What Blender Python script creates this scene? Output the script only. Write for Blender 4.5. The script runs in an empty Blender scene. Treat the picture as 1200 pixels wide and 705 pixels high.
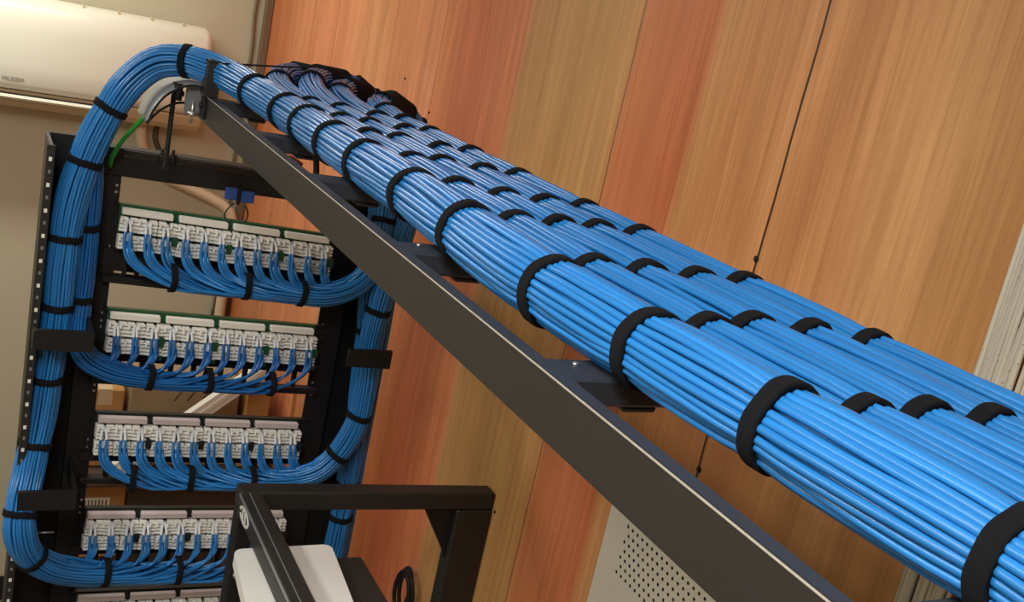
import bpy, math, random
import numpy as np
from mathutils import Vector, Matrix
rnd = random.Random(7)
nr = np.random.RandomState(11)
Z0 = 2.55                      # camera height; all coordinates below are measured from the lens height
scene = bpy.context.scene
COL = scene.collection
WL = {}                        # world location of every object made

# ------------------------------------------------------------------ materials
def srgb(r, g, b):
    f = lambda c: (c/255/12.92) if c/255 <= .04045 else ((c/255+.055)/1.055)**2.4
    return (f(r), f(g), f(b), 1)
def mat(name, col, rough=.5, metal=0, spec=.5, vary=0, noise=0, nscale=40, bump=0, rand=0, coat=0):
    m = bpy.data.materials.new(name); m.use_nodes = True
    nt = m.node_tree; b = nt.nodes['Principled BSDF']
    b.inputs['Base Color'].default_value = col
    b.inputs['Roughness'].default_value = rough
    b.inputs['Metallic'].default_value = metal
    b.inputs['Specular IOR Level'].default_value = spec
    b.inputs['Coat Weight'].default_value = coat
    L = nt.links.new
    src = None
    if rand or noise:
        hsv = nt.nodes.new('ShaderNodeHueSaturation'); hsv.inputs['Color'].default_value = col
        L(hsv.outputs[0], b.inputs['Base Color'])
        val = nt.nodes.new('ShaderNodeMath'); val.operation = 'ADD'; val.inputs[0].default_value = 1-rand/2-noise/2; val.inputs[1].default_value = 0
        if rand:
            oi = nt.nodes.new('ShaderNodeObjectInfo'); mm = nt.nodes.new('ShaderNodeMath'); mm.operation = 'MULTIPLY'
            mm.inputs[1].default_value = rand; L(oi.outputs['Random'], mm.inputs[0]); L(mm.outputs[0], val.inputs[1])
        out = val
        if noise:
            tc = nt.nodes.new('ShaderNodeTexCoord'); nz = nt.nodes.new('ShaderNodeTexNoise'); nz.inputs['Scale'].default_value = nscale
            nz.inputs['Detail'].default_value = 4
            L(tc.outputs['Object'], nz.inputs['Vector'])
            m2 = nt.nodes.new('ShaderNodeMath'); m2.operation = 'MULTIPLY_ADD'; m2.inputs[1].default_value = noise
            L(nz.outputs['Fac'], m2.inputs[0]); L(val.outputs[0], m2.inputs[2]); out = m2
        L(out.outputs[0], hsv.inputs['Value'])
    if bump:
        tc = nt.nodes.new('ShaderNodeTexCoord'); nz = nt.nodes.new('ShaderNodeTexNoise'); nz.inputs['Scale'].default_value = nscale*6
        nz.inputs['Detail'].default_value = 6
        bp = nt.nodes.new('ShaderNodeBump'); bp.inputs['Strength'].default_value = bump; bp.inputs['Distance'].default_value = .002
        L(tc.outputs['Object'], nz.inputs['Vector']); L(nz.outputs['Fac'], bp.inputs['Height']); L(bp.outputs[0], b.inputs['Normal'])
    return m

M = {}
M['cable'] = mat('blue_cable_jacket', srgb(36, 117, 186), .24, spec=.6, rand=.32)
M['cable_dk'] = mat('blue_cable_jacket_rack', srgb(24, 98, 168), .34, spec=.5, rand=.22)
M['pair'] = mat('stripped_pairs', srgb(215, 220, 225), .5)
M['velcro'] = mat('velcro', srgb(27, 29, 33), .95, spec=.2, noise=1.1, nscale=700, bump=1.0)
M['black'] = mat('black_powder_coat', srgb(28, 28, 28), .55, spec=.3, noise=.3, nscale=30)
M['black2'] = mat('black_powder_coat_satin', srgb(40, 39, 36), .48, spec=.4, noise=.2, nscale=12)
M['rail'] = mat('rail_black_satin', srgb(42, 39, 36), .42, spec=.4, noise=.25, nscale=7, bump=.05)
M['railtop'] = mat('rail_top_black', srgb(44, 48, 56), .5, spec=.4, noise=.2, nscale=9)
M['edge'] = mat('rail_highlight_paint', srgb(150, 144, 132), .45, spec=.5, noise=.5, nscale=160)  # pale tone stands in for the glint on the rail edge
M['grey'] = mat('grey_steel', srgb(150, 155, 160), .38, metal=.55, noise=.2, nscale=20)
M['zinc'] = mat('zinc_bolt', srgb(200, 200, 195), .3, metal=.8)
M['white'] = mat('white_idc_plastic', srgb(236, 236, 230), .45, noise=.10, nscale=300)
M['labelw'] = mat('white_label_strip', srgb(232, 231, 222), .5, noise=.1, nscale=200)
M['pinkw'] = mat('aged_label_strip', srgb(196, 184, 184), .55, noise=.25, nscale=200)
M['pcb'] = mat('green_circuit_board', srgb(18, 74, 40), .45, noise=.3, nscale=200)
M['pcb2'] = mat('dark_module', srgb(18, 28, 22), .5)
M['acw'] = mat('ac_white', srgb(228, 228, 212), .35, spec=.5)
M['actan'] = mat('ac_lower', srgb(205, 184, 150), .5)  # tan tone; on the outlet housing it paints in shade
M['dark'] = mat('dark_gap', srgb(22, 20, 18), .8)
M['green'] = mat('green_wire', srgb(36, 140, 50), .4)
M['hose'] = mat('cream_hose', srgb(214, 196, 166), .6)
M['paper'] = mat('white_cover', srgb(226, 226, 222), .55)
M['card'] = mat('cardboard', srgb(186, 138, 84), .85, noise=.3, nscale=20)
M['card2'] = mat('grey_cardboard', srgb(158, 138, 108), .85, noise=.3, nscale=20)
M['bag'] = mat('dark_bag', srgb(74, 62, 50), .6, noise=.5, nscale=14)
M['ink'] = mat('marker_ink', srgb(48, 40, 34), .7)
M['stripe'] = mat('logo_white', srgb(215, 215, 212), .5)
M['encl'] = None

def wall_paint(name, col, dark, y=False):
    m = mat(name, col, .8, spec=.2, noise=.08, nscale=3, bump=.15); return m
M['farwall'] = wall_paint('beige_paint', srgb(196, 190, 166), None)
M['ceil'] = wall_paint('ceiling_paint', srgb(214, 206, 190), None)
M['floor'] = mat('vinyl_floor', srgb(122, 108, 92), .5, noise=.2, nscale=4)

def wood():
    m = bpy.data.materials.new('painted_plywood'); m.use_nodes = True
    nt = m.node_tree; N = nt.nodes.new; L = nt.links.new; b = nt.nodes['Principled BSDF']
    b.inputs['Roughness'].default_value = .42; b.inputs['Specular IOR Level'].default_value = .35
    tc = N('ShaderNodeNewGeometry'); sp = N('ShaderNodeSeparateXYZ'); L(tc.outputs['Position'], sp.inputs[0])
    # low frequency wander of the board boundaries
    def noise(scale, detail, vec, dist=0, rough=.5):
        mp = N('ShaderNodeMapping'); mp.inputs['Scale'].default_value = vec; L(tc.outputs['Position'], mp.inputs[0])
        n = N('ShaderNodeTexNoise'); n.inputs['Scale'].default_value = scale; n.inputs['Detail'].default_value = detail
        n.inputs['Distortion'].default_value = dist; n.inputs['Roughness'].default_value = rough
        L(mp.outputs[0], n.inputs['Vector']); return n
    def math_(op, a, c, clamp=False):
        x = N('ShaderNodeMath'); x.operation = op; x.use_clamp = clamp
        for i, v in enumerate((a, c)):
            if isinstance(v, (int, float)): x.inputs[i].default_value = v
            else: L(v, x.inputs[i])
        return x.outputs[0]
    wn = noise(1.2, 2, (1, .6, 1)); yy = math_('ADD', sp.outputs['Y'], math_('MULTIPLY', math_('SUBTRACT', wn.outputs['Fac'], .5), .05))
    f = math_('DIVIDE', yy, 4.0)
    cr = N('ShaderNodeValToRGB'); L(f, cr.inputs[0]); e = cr.color_ramp.elements
    tan, org, sal, brn = srgb(202, 150, 98), srgb(206, 124, 78), srgb(214, 136, 94), srgb(184, 130, 78)
    stops = [(0, brn), (.60, srgb(190, 134, 84)), (.70, srgb(176, 126, 76)), (.84, srgb(200, 148, 98)), (1.0, srgb(204, 142, 92)), (1.065, srgb(206, 145, 94)), (1.075, srgb(208, 146, 96)), (1.20, srgb(206, 142, 90)), (1.275, srgb(204, 146, 94)), (1.290, srgb(204, 118, 76)), (1.36, srgb(206, 122, 80)), (1.475, srgb(208, 128, 84)), (1.495, srgb(200, 148, 94)), (1.62, srgb(196, 148, 92)), (1.87, srgb(202, 150, 96)), (1.887, srgb(206, 124, 84)), (2.10, srgb(196, 104, 68)), (2.28, org),
             (2.32, sal), (2.55, srgb(208, 132, 86)), (2.75, srgb(210, 144, 96)), (3.1, sal), (3.45, srgb(202, 130, 88)), (4.0, org)]
    e[0].position = 0; e[0].color = stops[0][1]; e[1].position = 1; e[1].color = stops[-1][1]
    for y, c in stops[1:-1]:
        k = e.new(y/4.0); k.color = c
    g1 = noise(1.0, 8, (1, 60, 1.8), 1.3, .65); g2 = noise(1.0, 4, (1, 240, 3), .3, .6); g3 = noise(1.0, 5, (1, 9, 1.0), 1.2, .6)
    grain = math_('ADD', math_('MULTIPLY', g1.outputs['Fac'], .55), math_('ADD', math_('MULTIPLY', g2.outputs['Fac'], .22), math_('MULTIPLY', g3.outputs['Fac'], .5)))
    grain = math_('ADD', math_('MULTIPLY', math_('SUBTRACT', grain, .635), 1.5), 1.0)
    # seams: distance of Y to seam lines
    sn = noise(6, 3, (1, .2, 1)); ys = math_('ADD', sp.outputs['Y'], math_('MULTIPLY', math_('SUBTRACT', sn.outputs['Fac'], .5), .010))
    mask = None
    for y0, w, s in ((1.067, .0022, .92), (1.489, .0013, .75), (1.523, .0010, .22), (2.30, .0020, .5), (.655, .0022, .9), (.25, .002, .9), (2.71, .0015, .35), (3.12, .002, .6), (3.53, .002, .5)):
        d = math_('ABSOLUTE', math_('SUBTRACT', ys, y0), 0)
        k = math_('MULTIPLY', math_('LESS_THAN', d, w), s)
        mask = k if mask is None else math_('MAXIMUM', mask, k)
    mx = N('ShaderNodeMix'); mx.data_type = 'RGBA'; mx.blend_type = 'MULTIPLY'; mx.inputs[0].default_value = 1
    L(cr.outputs[0], mx.inputs[6])
    cg = N('ShaderNodeCombineColor')
    L(grain, cg.inputs[0]); L(math_('POWER', grain, 1.25), cg.inputs[1]); L(math_('POWER', grain, 1.5), cg.inputs[2]); L(cg.outputs[0], mx.inputs[7])
    m2 = N('ShaderNodeMix'); m2.data_type = 'RGBA'; L(mask, m2.inputs[0]); L(mx.outputs[2], m2.inputs[6]); m2.inputs[7].default_value = srgb(40, 20, 12)
    L(m2.outputs[2], b.inputs['Base Color'])
    bp = N('ShaderNodeBump'); bp.inputs['Strength'].default_value = .12; bp.inputs['Distance'].default_value = .002
    L(g1.outputs['Fac'], bp.inputs['Height']); L(bp.outputs[0], b.inputs['Normal'])
    return m
M['wood'] = wood()

def perforated():
    m = bpy.data.materials.new('perforated_white_steel'); m.use_nodes = True
    nt = m.node_tree; N = nt.nodes.new; L = nt.links.new; b = nt.nodes['Principled BSDF']
    b.inputs['Roughness'].default_value = .5
    g = N('ShaderNodeNewGeometry'); sp = N('ShaderNodeSeparateXYZ'); L(g.outputs['Position'], sp.inputs[0])
    def m_(op, a, c=0):
        x = N('ShaderNodeMath'); x.operation = op
        for i, v in enumerate((a, c)):
            if isinstance(v, (int, float)): x.inputs[i].default_value = v
            else: L(v, x.inputs[i])
        return x.outputs[0]
    P = .0135
    y = m_('DIVIDE', sp.outputs['Y'], P); z = m_('DIVIDE', sp.outputs['Z'], P)
    row = m_('FLOOR', z); y2 = m_('ADD', y, m_('MULTIPLY', m_('MODULO', m_('ABSOLUTE', row), 2), .5))
    fy = m_('SUBTRACT', m_('FRACT', y2), .5); fz = m_('SUBTRACT', m_('FRACT', z), .5)
    d = m_('SQRT', m_('ADD', m_('MULTIPLY', fy, fy), m_('MULTIPLY', fz, fz)))
    hole = m_('LESS_THAN', d, .21)
    inr = m_('MULTIPLY', m_('LESS_THAN', m_('FLOOR', y2), 86.5), m_('GREATER_THAN', row, math.floor((Z0-.80)/P)+.5))
    hole = m_('MULTIPLY', hole, inr)
    mx = N('ShaderNodeMix'); mx.data_type = 'RGBA'; L(hole, mx.inputs[0]); mx.inputs[6].default_value = srgb(214, 208, 194); mx.inputs[7].default_value = srgb(24, 22, 22)
    L(mx.outputs[2], b.inputs['Base Color']); return m
M['encl'] = perforated()
def greycable():
    m = mat('grey_cable_jacket', srgb(186, 180, 164), .5, rand=.22)
    nt = m.node_tree; N = nt.nodes.new; L = nt.links.new
    b = nt.nodes['Principled BSDF']; hsv = b.inputs['Base Color'].links[0].from_node
    g = N('ShaderNodeNewGeometry'); mp = N('ShaderNodeMapping'); mp.inputs['Scale'].default_value = (400, 400, 260); L(g.outputs['Position'], mp.inputs[0])
    n = N('ShaderNodeTexNoise'); n.inputs['Scale'].default_value = 1; n.inputs['Detail'].default_value = 1; L(mp.outputs[0], n.inputs['Vector'])
    gt = N('ShaderNodeMath'); gt.operation = 'GREATER_THAN'; gt.inputs[1].default_value = .74; L(n.outputs['Fac'], gt.inputs[0])
    mx = N('ShaderNodeMix'); mx.data_type = 'RGBA'; L(gt.outputs[0], mx.inputs[0]); L(hsv.outputs[0], mx.inputs[6]); mx.inputs[7].default_value = srgb(90, 84, 76)
    L(mx.outputs[2], b.inputs['Base Color']); return m
M['greycable'] = greycable()

# ------------------------------------------------------------------ object helpers
def thing(name, label, cat, loc, group=None):
    o = bpy.data.objects.new(name, None); COL.objects.link(o)
    o.empty_display_size = .05
    w = Vector((loc[0], loc[1], loc[2]+Z0)); o.location = w; WL[o] = w
    o['label'] = label; o['category'] = cat
    if group: o['group'] = group
    return o
def tag(o, label=None, cat=None, group=None, kind=None):
    if label: o['label'] = label
    if cat: o['category'] = cat
    if group: o['group'] = group
    if kind: o['kind'] = kind
    return o
class MB:
    def __init__(s): s.v = []; s.f = []; s.m = []; s.sm = []
    def add(s, v, f, mi=0, smooth=False):
        k = len(s.v); s.v += [tuple(map(float, p)) for p in v]; s.f += [tuple(i+k for i in q) for q in f]
        s.m += [mi]*len(f); s.sm += [smooth]*len(f); return s
    def box(s, x0, x1, y0, y1, z0, z1, mi=0, bev=0, shear=0):
        if x0 > x1: x0, x1 = x1, x0
        if y0 > y1: y0, y1 = y1, y0
        if z0 > z1: z0, z1 = z1, z0
        if bev:
            b = min(bev, (x1-x0)*.45, (y1-y0)*.45, (z1-z0)*.45)
            V = []
            for sx in (0, 1):
                for sy in (0, 1):
                    for sz in (0, 1):
                        cx, cy, cz = (x1 if sx else x0), (y1 if sy else y0), (z1 if sz else z0)
                        dx, dy, dz = (-b if sx else b), (-b if sy else b), (-b if sz else b)
                        V += [(cx, cy+dy, cz+dz), (cx+dx, cy, cz+dz), (cx+dx, cy+dy, cz)]
            c = lambda sx, sy, sz, a: (sx*4+sy*2+sz)*3+a
            F = []
            for a in (0, 1):
                F.append([c(a, 0, 0, 0), c(a, 1, 0, 0), c(a, 1, 1, 0), c(a, 0, 1, 0)][::(1 if a else -1)])
                F.append([c(0, a, 0, 1), c(0, a, 1, 1), c(1, a, 1, 1), c(1, a, 0, 1)][::(1 if a else -1)])
                F.append([c(0, 0, a, 2), c(1, 0, a, 2), c(1, 1, a, 2), c(0, 1, a, 2)][::(1 if a else -1)])
            for i in (0, 1):
                for j in (0, 1):
                    F.append([c(i, j, 0, 0), c(i, j, 1, 0), c(i, j, 1, 1), c(i, j, 0, 1)])
                    F.append([c(i, 0, j, 0), c(i, 1, j, 0), c(i, 1, j, 2), c(i, 0, j, 2)])
                    F.append([c(0, i, j, 1), c(1, i, j, 1), c(1, i, j, 2), c(0, i, j, 2)])
            for i in (0, 1):
                for j in (0, 1):
                    for k in (0, 1): F.append([c(i, j, k, 0), c(i, j, k, 1), c(i, j, k, 2)])
            return s.add(V, F, mi)
        V = [(x, y, z) for x in (x0, x1) for y in (y0, y1) for z in (z0, z1)]
        F = [(0, 1, 3, 2), (4, 6, 7, 5), (0, 4, 5, 1), (2, 3, 7, 6), (0, 2, 6, 4), (1, 5, 7, 3)]
        return s.add(V, F, mi)
    def prism(s, poly, axis, a, b, mi=0, smooth=False):
        # poly: list of 2D points in the two other axes (in xyz order)
        n = len(poly)
        def mk(p, t):
            p = list(p); p.insert(axis, t); return tuple(p)
        V = [mk(p, a) for p in poly]+[mk(p, b) for p in poly]
        F = [tuple(range(n))[::-1], tuple(range(n, 2*n))]
        s.add(V, F, mi)
        k = len(s.v)-2*n
        for i in range(n):
            j = (i+1) % n; s.f.append((k+i, k+j, k+n+j, k+n+i)); s.m.append(mi); s.sm.append(smooth)
        return s
    def tube(s, pts, r, sides=8, mi=0, cap=True, first_mi=None, nfirst=0):
        P = np.array(pts, float); n = len(P)
        T = np.gradient(P, axis=0); T /= np.linalg.norm(T, axis=1)[:, None]+1e-12
        a = np.array([0, 0, 1.]) if abs(T[0][2]) < .9 else np.array([1., 0, 0])
        Nn = np.cross(T[0], a); Nn /= np.linalg.norm(Nn)
        fr = []
        for i in range(n):
            Nn = Nn-T[i]*np.dot(Nn, T[i]); Nn /= np.linalg.norm(Nn); fr.append((Nn.copy(), np.cross(T[i], Nn)))
        rr = r if hasattr(r, '__len__') else [r]*n
        ang = np.linspace(0, 2*math.pi, sides, endpoint=False)
        V = []
        for i in range(n):
            for t in ang: V.append(P[i]+rr[i]*(math.cos(t)*fr[i][0]+math.sin(t)*fr[i][1]))
        F = []; mm = []
        for i in range(n-1):
            for j in range(sides):
                k = (j+1) % sides; F.append((i*sides+j, i*sides+k, (i+1)*sides+k, (i+1)*sides+j)); mm.append(first_mi if (first_mi is not None and i < nfirst) else mi)
        k0 = len(s.v)
        s.add(V, F, mi, True); s.m[-len(F):] = mm
        if cap:
            s.f.append(tuple(k0+i for i in range(sides))[::-1]); s.m.append(mm[0]); s.sm.append(False)
            s.f.append(tuple(k0+(n-1)*sides+i for i in range(sides))); s.m.append(mi); s.sm.append(False)
        return s
    def cyl(s, a, b, r, sides=14, mi=0): return s.tube([a, b], r, sides, mi)
    def build(s, name, mats, parent=None):
        V = np.array(s.v, float); V[:, 2] += Z0
        lo, hi = V.min(0), V.max(0)
        base = np.array([(lo[0]+hi[0])/2, (lo[1]+hi[1])/2, lo[2]])
        me = bpy.data.meshes.new(name)
        me.from_pydata([tuple(p) for p in (V-base)], [], s.f)
        if not isinstance(mats, (list, tuple)): mats = [mats]
        for m in mats: me.materials.append(m)
        me.polygons.foreach_set('material_index', s.m); me.polygons.foreach_set('use_smooth', s.sm)
        me.update(); me.validate()
        o = bpy.data.objects.new(name, me); COL.objects.link(o)
        w = Vector(base)
        if parent is not None:
            o.parent = parent; o.location = w-WL[parent]
        else: o.location = w
        WL[o] = w
        return o
def box_obj(name, m, parent, *a, **k): return MB().box(*a, **k).build(name, m, parent)

# ------------------------------------------------------------------ curves
def catmull(pts, step=.01):
    P = [np.array(p, float) for p in pts]; P = [2*P[0]-P[1]]+P+[2*P[-1]-P[-2]]
    out = []
    for i in range(1, len(P)-2):
        p0, p1, p2, p3 = P[i-1:i+3]
        d = lambda a, b: max(np.linalg.norm(b-a), 1e-6)**.5
        t0 = 0; t1 = d(p0, p1); t2 = t1+d(p1, p2); t3 = t2+d(p2, p3)
        n = max(2, int(np.linalg.norm(p2-p1)/step))
        for k in range(n):
            t = t1+(t2-t1)*k/n
            A1 = (t1-t)/(t1-t0)*p0+(t-t0)/(t1-t0)*p1; A2 = (t2-t)/(t2-t1)*p1+(t-t1)/(t2-t1)*p2; A3 = (t3-t)/(t3-t2)*p2+(t-t2)/(t3-t2)*p3
            B1 = (t2-t)/(t2-t0)*A1+(t-t0)/(t2-t0)*A2; B2 = (t3-t)/(t3-t1)*A2+(t-t1)/(t3-t1)*A3
            out.append((t2-t)/(t2-t1)*B1+(t-t1)/(t2-t1)*B2)
    out.append(P[-2]); return np.array(out)
def resample(P, step):
    s = np.concatenate([[0], np.cumsum(np.linalg.norm(np.diff(P, axis=0), axis=1))])
    n = max(3, int(s[-1]/step)+1); t = np.linspace(0, s[-1], n)
    return np.stack([np.interp(t, s, P[:, k]) for k in range(3)], 1), t
def frames(P, up):
    T = np.gradient(P, axis=0); T /= np.linalg.norm(T, axis=1)[:, None]
    N = np.zeros_like(P); B = np.zeros_like(P)
    u = np.array(up, float)
    for i in range(len(P)):
        u = u-T[i]*np.dot(u, T[i]); u /= np.linalg.norm(u); N[i] = u; B[i] = np.cross(T[i], u)
    return T, N, B
def slots(R, rc, ns):
    out = []; rho = R-rc
    for k, n in enumerate(ns):
        off = rnd.random()*6.28
        for i in range(n): out.append((max(rho, 0), off+2*math.pi*i/n))
        rho -= 1.9*rc
    return out

class Bundle:
    """strapped bundle of cables along a path; optional jack ends"""
    def __init__(s, thing_, pts, R, rc, ns, up, m, step=.012, wob=.10, sides=7, comp=.07):
        s.t = thing_; s.R = R; s.rc = rc; s.m = m; s.sides = sides
        s.P, s.s = resample(catmull(pts, .01), step)
        s.T, s.N, s.B = frames(s.P, up); s.slots = slots(R, rc, ns); s.straps = []; s.wob = wob; s.comp = comp
    def near(s, p):
        d = np.linalg.norm(s.P-np.array(p, float), axis=1); return int(d.argmin())
    def strap(s, p, w=.012, thick=.0026, extra=0, tilt=0, rough=0):
        i = s.near(p); s.straps.append((i, w, thick, extra, tilt))
    def scale(s):
        c = np.ones(len(s.P))*1.015
        for i, *_ in s.straps: c -= s.comp*np.exp(-((s.s-s.s[i])/.020)**2)
        return c
    def strand(s, k, i0=0):
        rho, th = s.slots[k]; n = len(s.P)
        L = s.s; ph = nr.rand(6)*6.28; wl = .16+.2*nr.rand(3)
        dt = s.wob*(np.sin(L/wl[0]*6.28+ph[0])*.6+np.sin(L/wl[1]*3.1+ph[1]))
        dr = .0013*np.sin(L/wl[2]*5+ph[2])*np.ones(n)
        c = s.scale(); r = np.minimum((rho+dr)*c, (s.R-s.rc*.8)*c); r = np.maximum(r, 0)
        t = th+dt
        C = s.P+r[:, None]*(np.cos(t)[:, None]*s.N+np.sin(t)[:, None]*s.B)
        return C[i0:]
    def build_straps(s):
        c = s.scale()
        for q, (i, w, thick, extra, tilt) in enumerate(s.straps):
            T = s.T[i]; N = s.N[i]; B = s.B[i]
            a = rnd.random()*6.28; tl = (rnd.random()-.5)*.10+tilt
            T2 = T+tl*(math.cos(a)*N+math.sin(a)*B); T2 /= np.linalg.norm(T2)
            N2 = N-T2*np.dot(N, T2); N2 /= np.linalg.norm(N2); B2 = np.cross(T2, N2)
            R0 = (s.R*c[i]+.0006+extra); R1 = R0+thick; mb = MB(); n = 44; V = []; F = []
            prof = [(-w/2, R0-.001), (-w/2, R1-.0006), (-w/2+.0012, R1), (w/2-.0012, R1), (w/2, R1-.0006), (w/2, R0-.001)]
            p1, p2 = rnd.random()*6.28, rnd.random()*6.28
            for j in range(n):
                t = 2*math.pi*j/n
                wig = .0006*math.sin(3*t+p1)+.0004*math.sin(7*t+p2)
                ov = .0014*max(0, 1-abs(((t-p1+math.pi) % 6.283)-math.pi)/.8)
                for (x, r) in prof:
                    V.append(s.P[i]+T2*(x+wig)+(r+(ov if r > R0 else 0))*(math.cos(t)*N2+math.sin(t)*B2))
            m = len(prof)
            for j in range(n):
                k = (j+1) % n
                for h in range(m-1): F.append((j*m+h, k*m+h, k*m+h+1, j*m+h+1))
                F.append((j*m+m-1, k*m+m-1, k*m, j*m))
            mb.add(V, F, 0, True)
            # the free tail end of the wrap
            t = p1; d = math.cos(t)*N2+math.sin(t)*B2; e = -math.sin(t)*N2+math.cos(t)*B2
            mb.build('velcro_strap', M['velcro'], s.t)
    def build(s):
        for k in range(len(s.slots)):
            MB().tube(s.strand(k), s.rc, s.sides).build('cable', s.m, s.t)
        s.build_straps()

# ------------------------------------------------------------------ room shell
XW, YF, XL, YB, ZC, ZF = .98, 3.92, -2.3, -2.4, .66, -Z0
def struct(name, m, *a, **k):
    o = MB().box(*a, **k).build(name, m); o['kind'] = 'structure'; return o
struct('wall_right', M['wood'], XW, XW+.1, YB, YF+.1, ZF, ZC)
struct('wall_far', M['farwall'], XL-.1, XW, YF, YF+.1, ZF, ZC)
struct('wall_left', M['farwall'], XL-.1, XL, YB, YF, ZF, ZC)
struct('wall_back', M['farwall'], XL-.1, XW+.1, YB-.1, YB, ZF, ZC)
struct('floor', M['floor'], XL-.1, XW+.1, YB-.1, YF+.1, ZF-.1, ZF)
struct('ceiling', M['ceil'], XL-.1, XW+.1, YB-.1, YF+.1, ZC, ZC+.1)
struct('baseboard_far', M['dark'], XL, XW, YF-.012, YF, ZF, ZF+.1)
# grey cover strip and thin dark line in the far corner
mb = MB().box(XW-.030, XW, YF-.025, YF, ZF+.1, ZC, 0, .004); o = mb.build('trim_1', mat('corner_strip', srgb(120, 100, 78), .6)); o['kind'] = 'structure'
mb = MB(); pts = [(XW-.06+.004*math.sin(k*1.3), YF-.008, ZC-.06*k) for k in range(0, 34)]
tag(mb.tube(catmull(pts, .05), .006, 8).build('conduit', mat('grey_conduit', srgb(132, 118, 94), .6)), 'thin grey conduit running down the far wall beside the plywood corner', 'conduit')
# screws in plywood
for i, (y, z, w) in enumerate(((1.070, -.235, 'on the plywood seam above the bundles'), (1.067, -.557, 'on the plywood seam below the bundles'), (2.489, -.18, 'left of two on salmon plywood past the far strap'), (2.298, -.235, 'right of two on salmon plywood past the far strap'), (1.60, -.92, 'seen through the black wall-mount frame'))):
    r = .005 if i < 2 else .0035
    mb = MB().cyl((XW+.004, y, z), (XW-.001, y, z), r, 16); mb.cyl((XW-.001, y, z), (XW-.0022, y, z), r*.6, 12)
    tag(mb.build('screw', M['dark']), 'small dark screw head '+w, 'screw', 'screws in the plywood')

# ------------------------------------------------------------------ ladder rack (cable runway)
lad = thing('ladder_rack', 'black steel ladder rack carrying the five blue cable bundles overhead', 'ladder rack', (.52, .6, -.265))
RY0, RY1 = -1.3, 1.885
near = MB()
# C-channel side rail: web, top lip and bottom lip
near.box(.369, .3725, RY0, RY1, -.2675, -.2240, 0)
near.box(.3725, .3835, RY0, RY1, -.2262, -.2232, 1)
near.box(.3725, .3835, RY0, RY1, -.2675, -.2650, 1)
nr_ = near.build('side_rail', [M['rail'], M['railtop']], lad)
MB().box(.3685, .3702, RY0, RY1, -.2242, -.2229, 0, .0004).build('rail_highlight', M['edge'], nr_)['label'] = 'pale strip painting the highlight along the near rail edge'  # thin strip carries the rail's specular highlight in its colour
far = MB().box(.716, .7195, RY0, RY1, -.2670, -.2232, 0); far.box(.705, .716, RY0, RY1, -.2262, -.2232, 1); far.box(.705, .716, RY0, RY1, -.2670, -.2645, 1)
far.build('side_rail', [M['rail'], M['railtop']], lad)
for yf in (-1.22, -.91, -.61, -.30, .0, .29, .609, .926, 1.239, 1.530, 1.846):
    mb = MB().box(.3735, .7155, yf-.040, yf, -.2462, -.2240, 0, .0025)
    mb.box(.44, .47, yf-.036, yf-.004, -.2520, -.2462, 0, .002); mb.box(.60, .63, yf-.036, yf-.004, -.2520, -.2462, 0, .002)
    mb.build('rung', M['railtop'], lad)
mb = MB()
for yf in (.609, .926): mb.cyl((.405, yf-.012, -.2245), (.405, yf-.012, -.2225), .0022, 10)
mb.build('rivet', M['zinc'], lad)
# hanging support rods from ceiling, clear of the view
# cable retaining post at the far end of the near rail
pst = thing('retaining_post', 'black cable retaining post standing on the far end of the near rail', 'post', (.376, 1.85, -.223))
mb = MB().prism([(1.826, -.222), (1.872, -.222), (1.872, -.168), (1.868, -.160), (1.830, -.160), (1.826, -.168)], 0, .364, .386); mb.build('upright', M['black2'], pst)
MB().box(.364, .425, 1.826, 1.872, -.1635, -.1595, 0, .001).build('cap_lip', M['black2'], pst)
MB().box(.3645, .3685, 1.826, 1.858, -.262, -.2255, 0, .001).cyl((.365, 1.842, -.24), (.360, 1.842, -.24), .006, 6).build('clamp_plate', M['black'], pst)

# ------------------------------------------------------------------ waterfall drop-out
wf = thing('waterfall_guide', 'curved grey steel waterfall guide under the bending blue bundle', 'cable guide', (.32, 1.91, -.285))
arc = catmull([(.376, 0, -.2095), (.352, 0, -.2080), (.333, 0, -.2125), (.304, 0, -.2330), (.287, 0, -.2600), (.279, 0, -.2860)], .006)
arcX = [(p[0], p[2]) for p in arc]
def ribbon(prof, y0, y1, th, mi=0):
    P = np.array(prof); T = np.gradient(P, axis=0); T /= np.linalg.norm(T, axis=1)[:, None]; Nn = np.stack([-T[:, 1], T[:, 0]], 1)
    Q = P+Nn*th
    V = []
    for p, q in zip(P, Q): V += [(p[0], y0, p[1]), (p[0], y1, p[1]), (q[0], y0, q[1]), (q[0], y1, q[1])]
    F = []
    for i in range(len(P)-1):
        a = 4*i; b = a+4; F += [(a, a+1, b+1, b), (a+2, b+2, b+3, a+3), (a, b, b+2, a+2), (a+1, a+3, b+3, b+1)]
    e = 4*(len(P)-1); F += [(0, 2, 3, 1), (e, e+1, e+3, e+2)]
    mb = MB(); mb.add(V, F, mi, False)
    for k in range(0, 4*(len(P)-1), 4): s_ = k; mb.sm[s_] = mb.sm[s_+1] = True
    return mb
ribbon(arcX, 1.855, 1.975, .0022).build('curved_sheet', M['grey'], wf)
ribbon(arcX, 1.8515, 1.8555, .0034).build('near_rim', M['black'], wf)
mb = MB().tube(catmull([(.279, 1.856, -.286), (.300, 1.862, -.262), (.325, 1.87, -.247), (.352, 1.88, -.244)], .006), .0022, 8); mb.build('under_lip', M['black'], wf)
MB().box(.340, .3675, 1.868, 1.872, -.262, -.212, 0, .001).build('side_bracket', M['grey'], wf)
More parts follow.
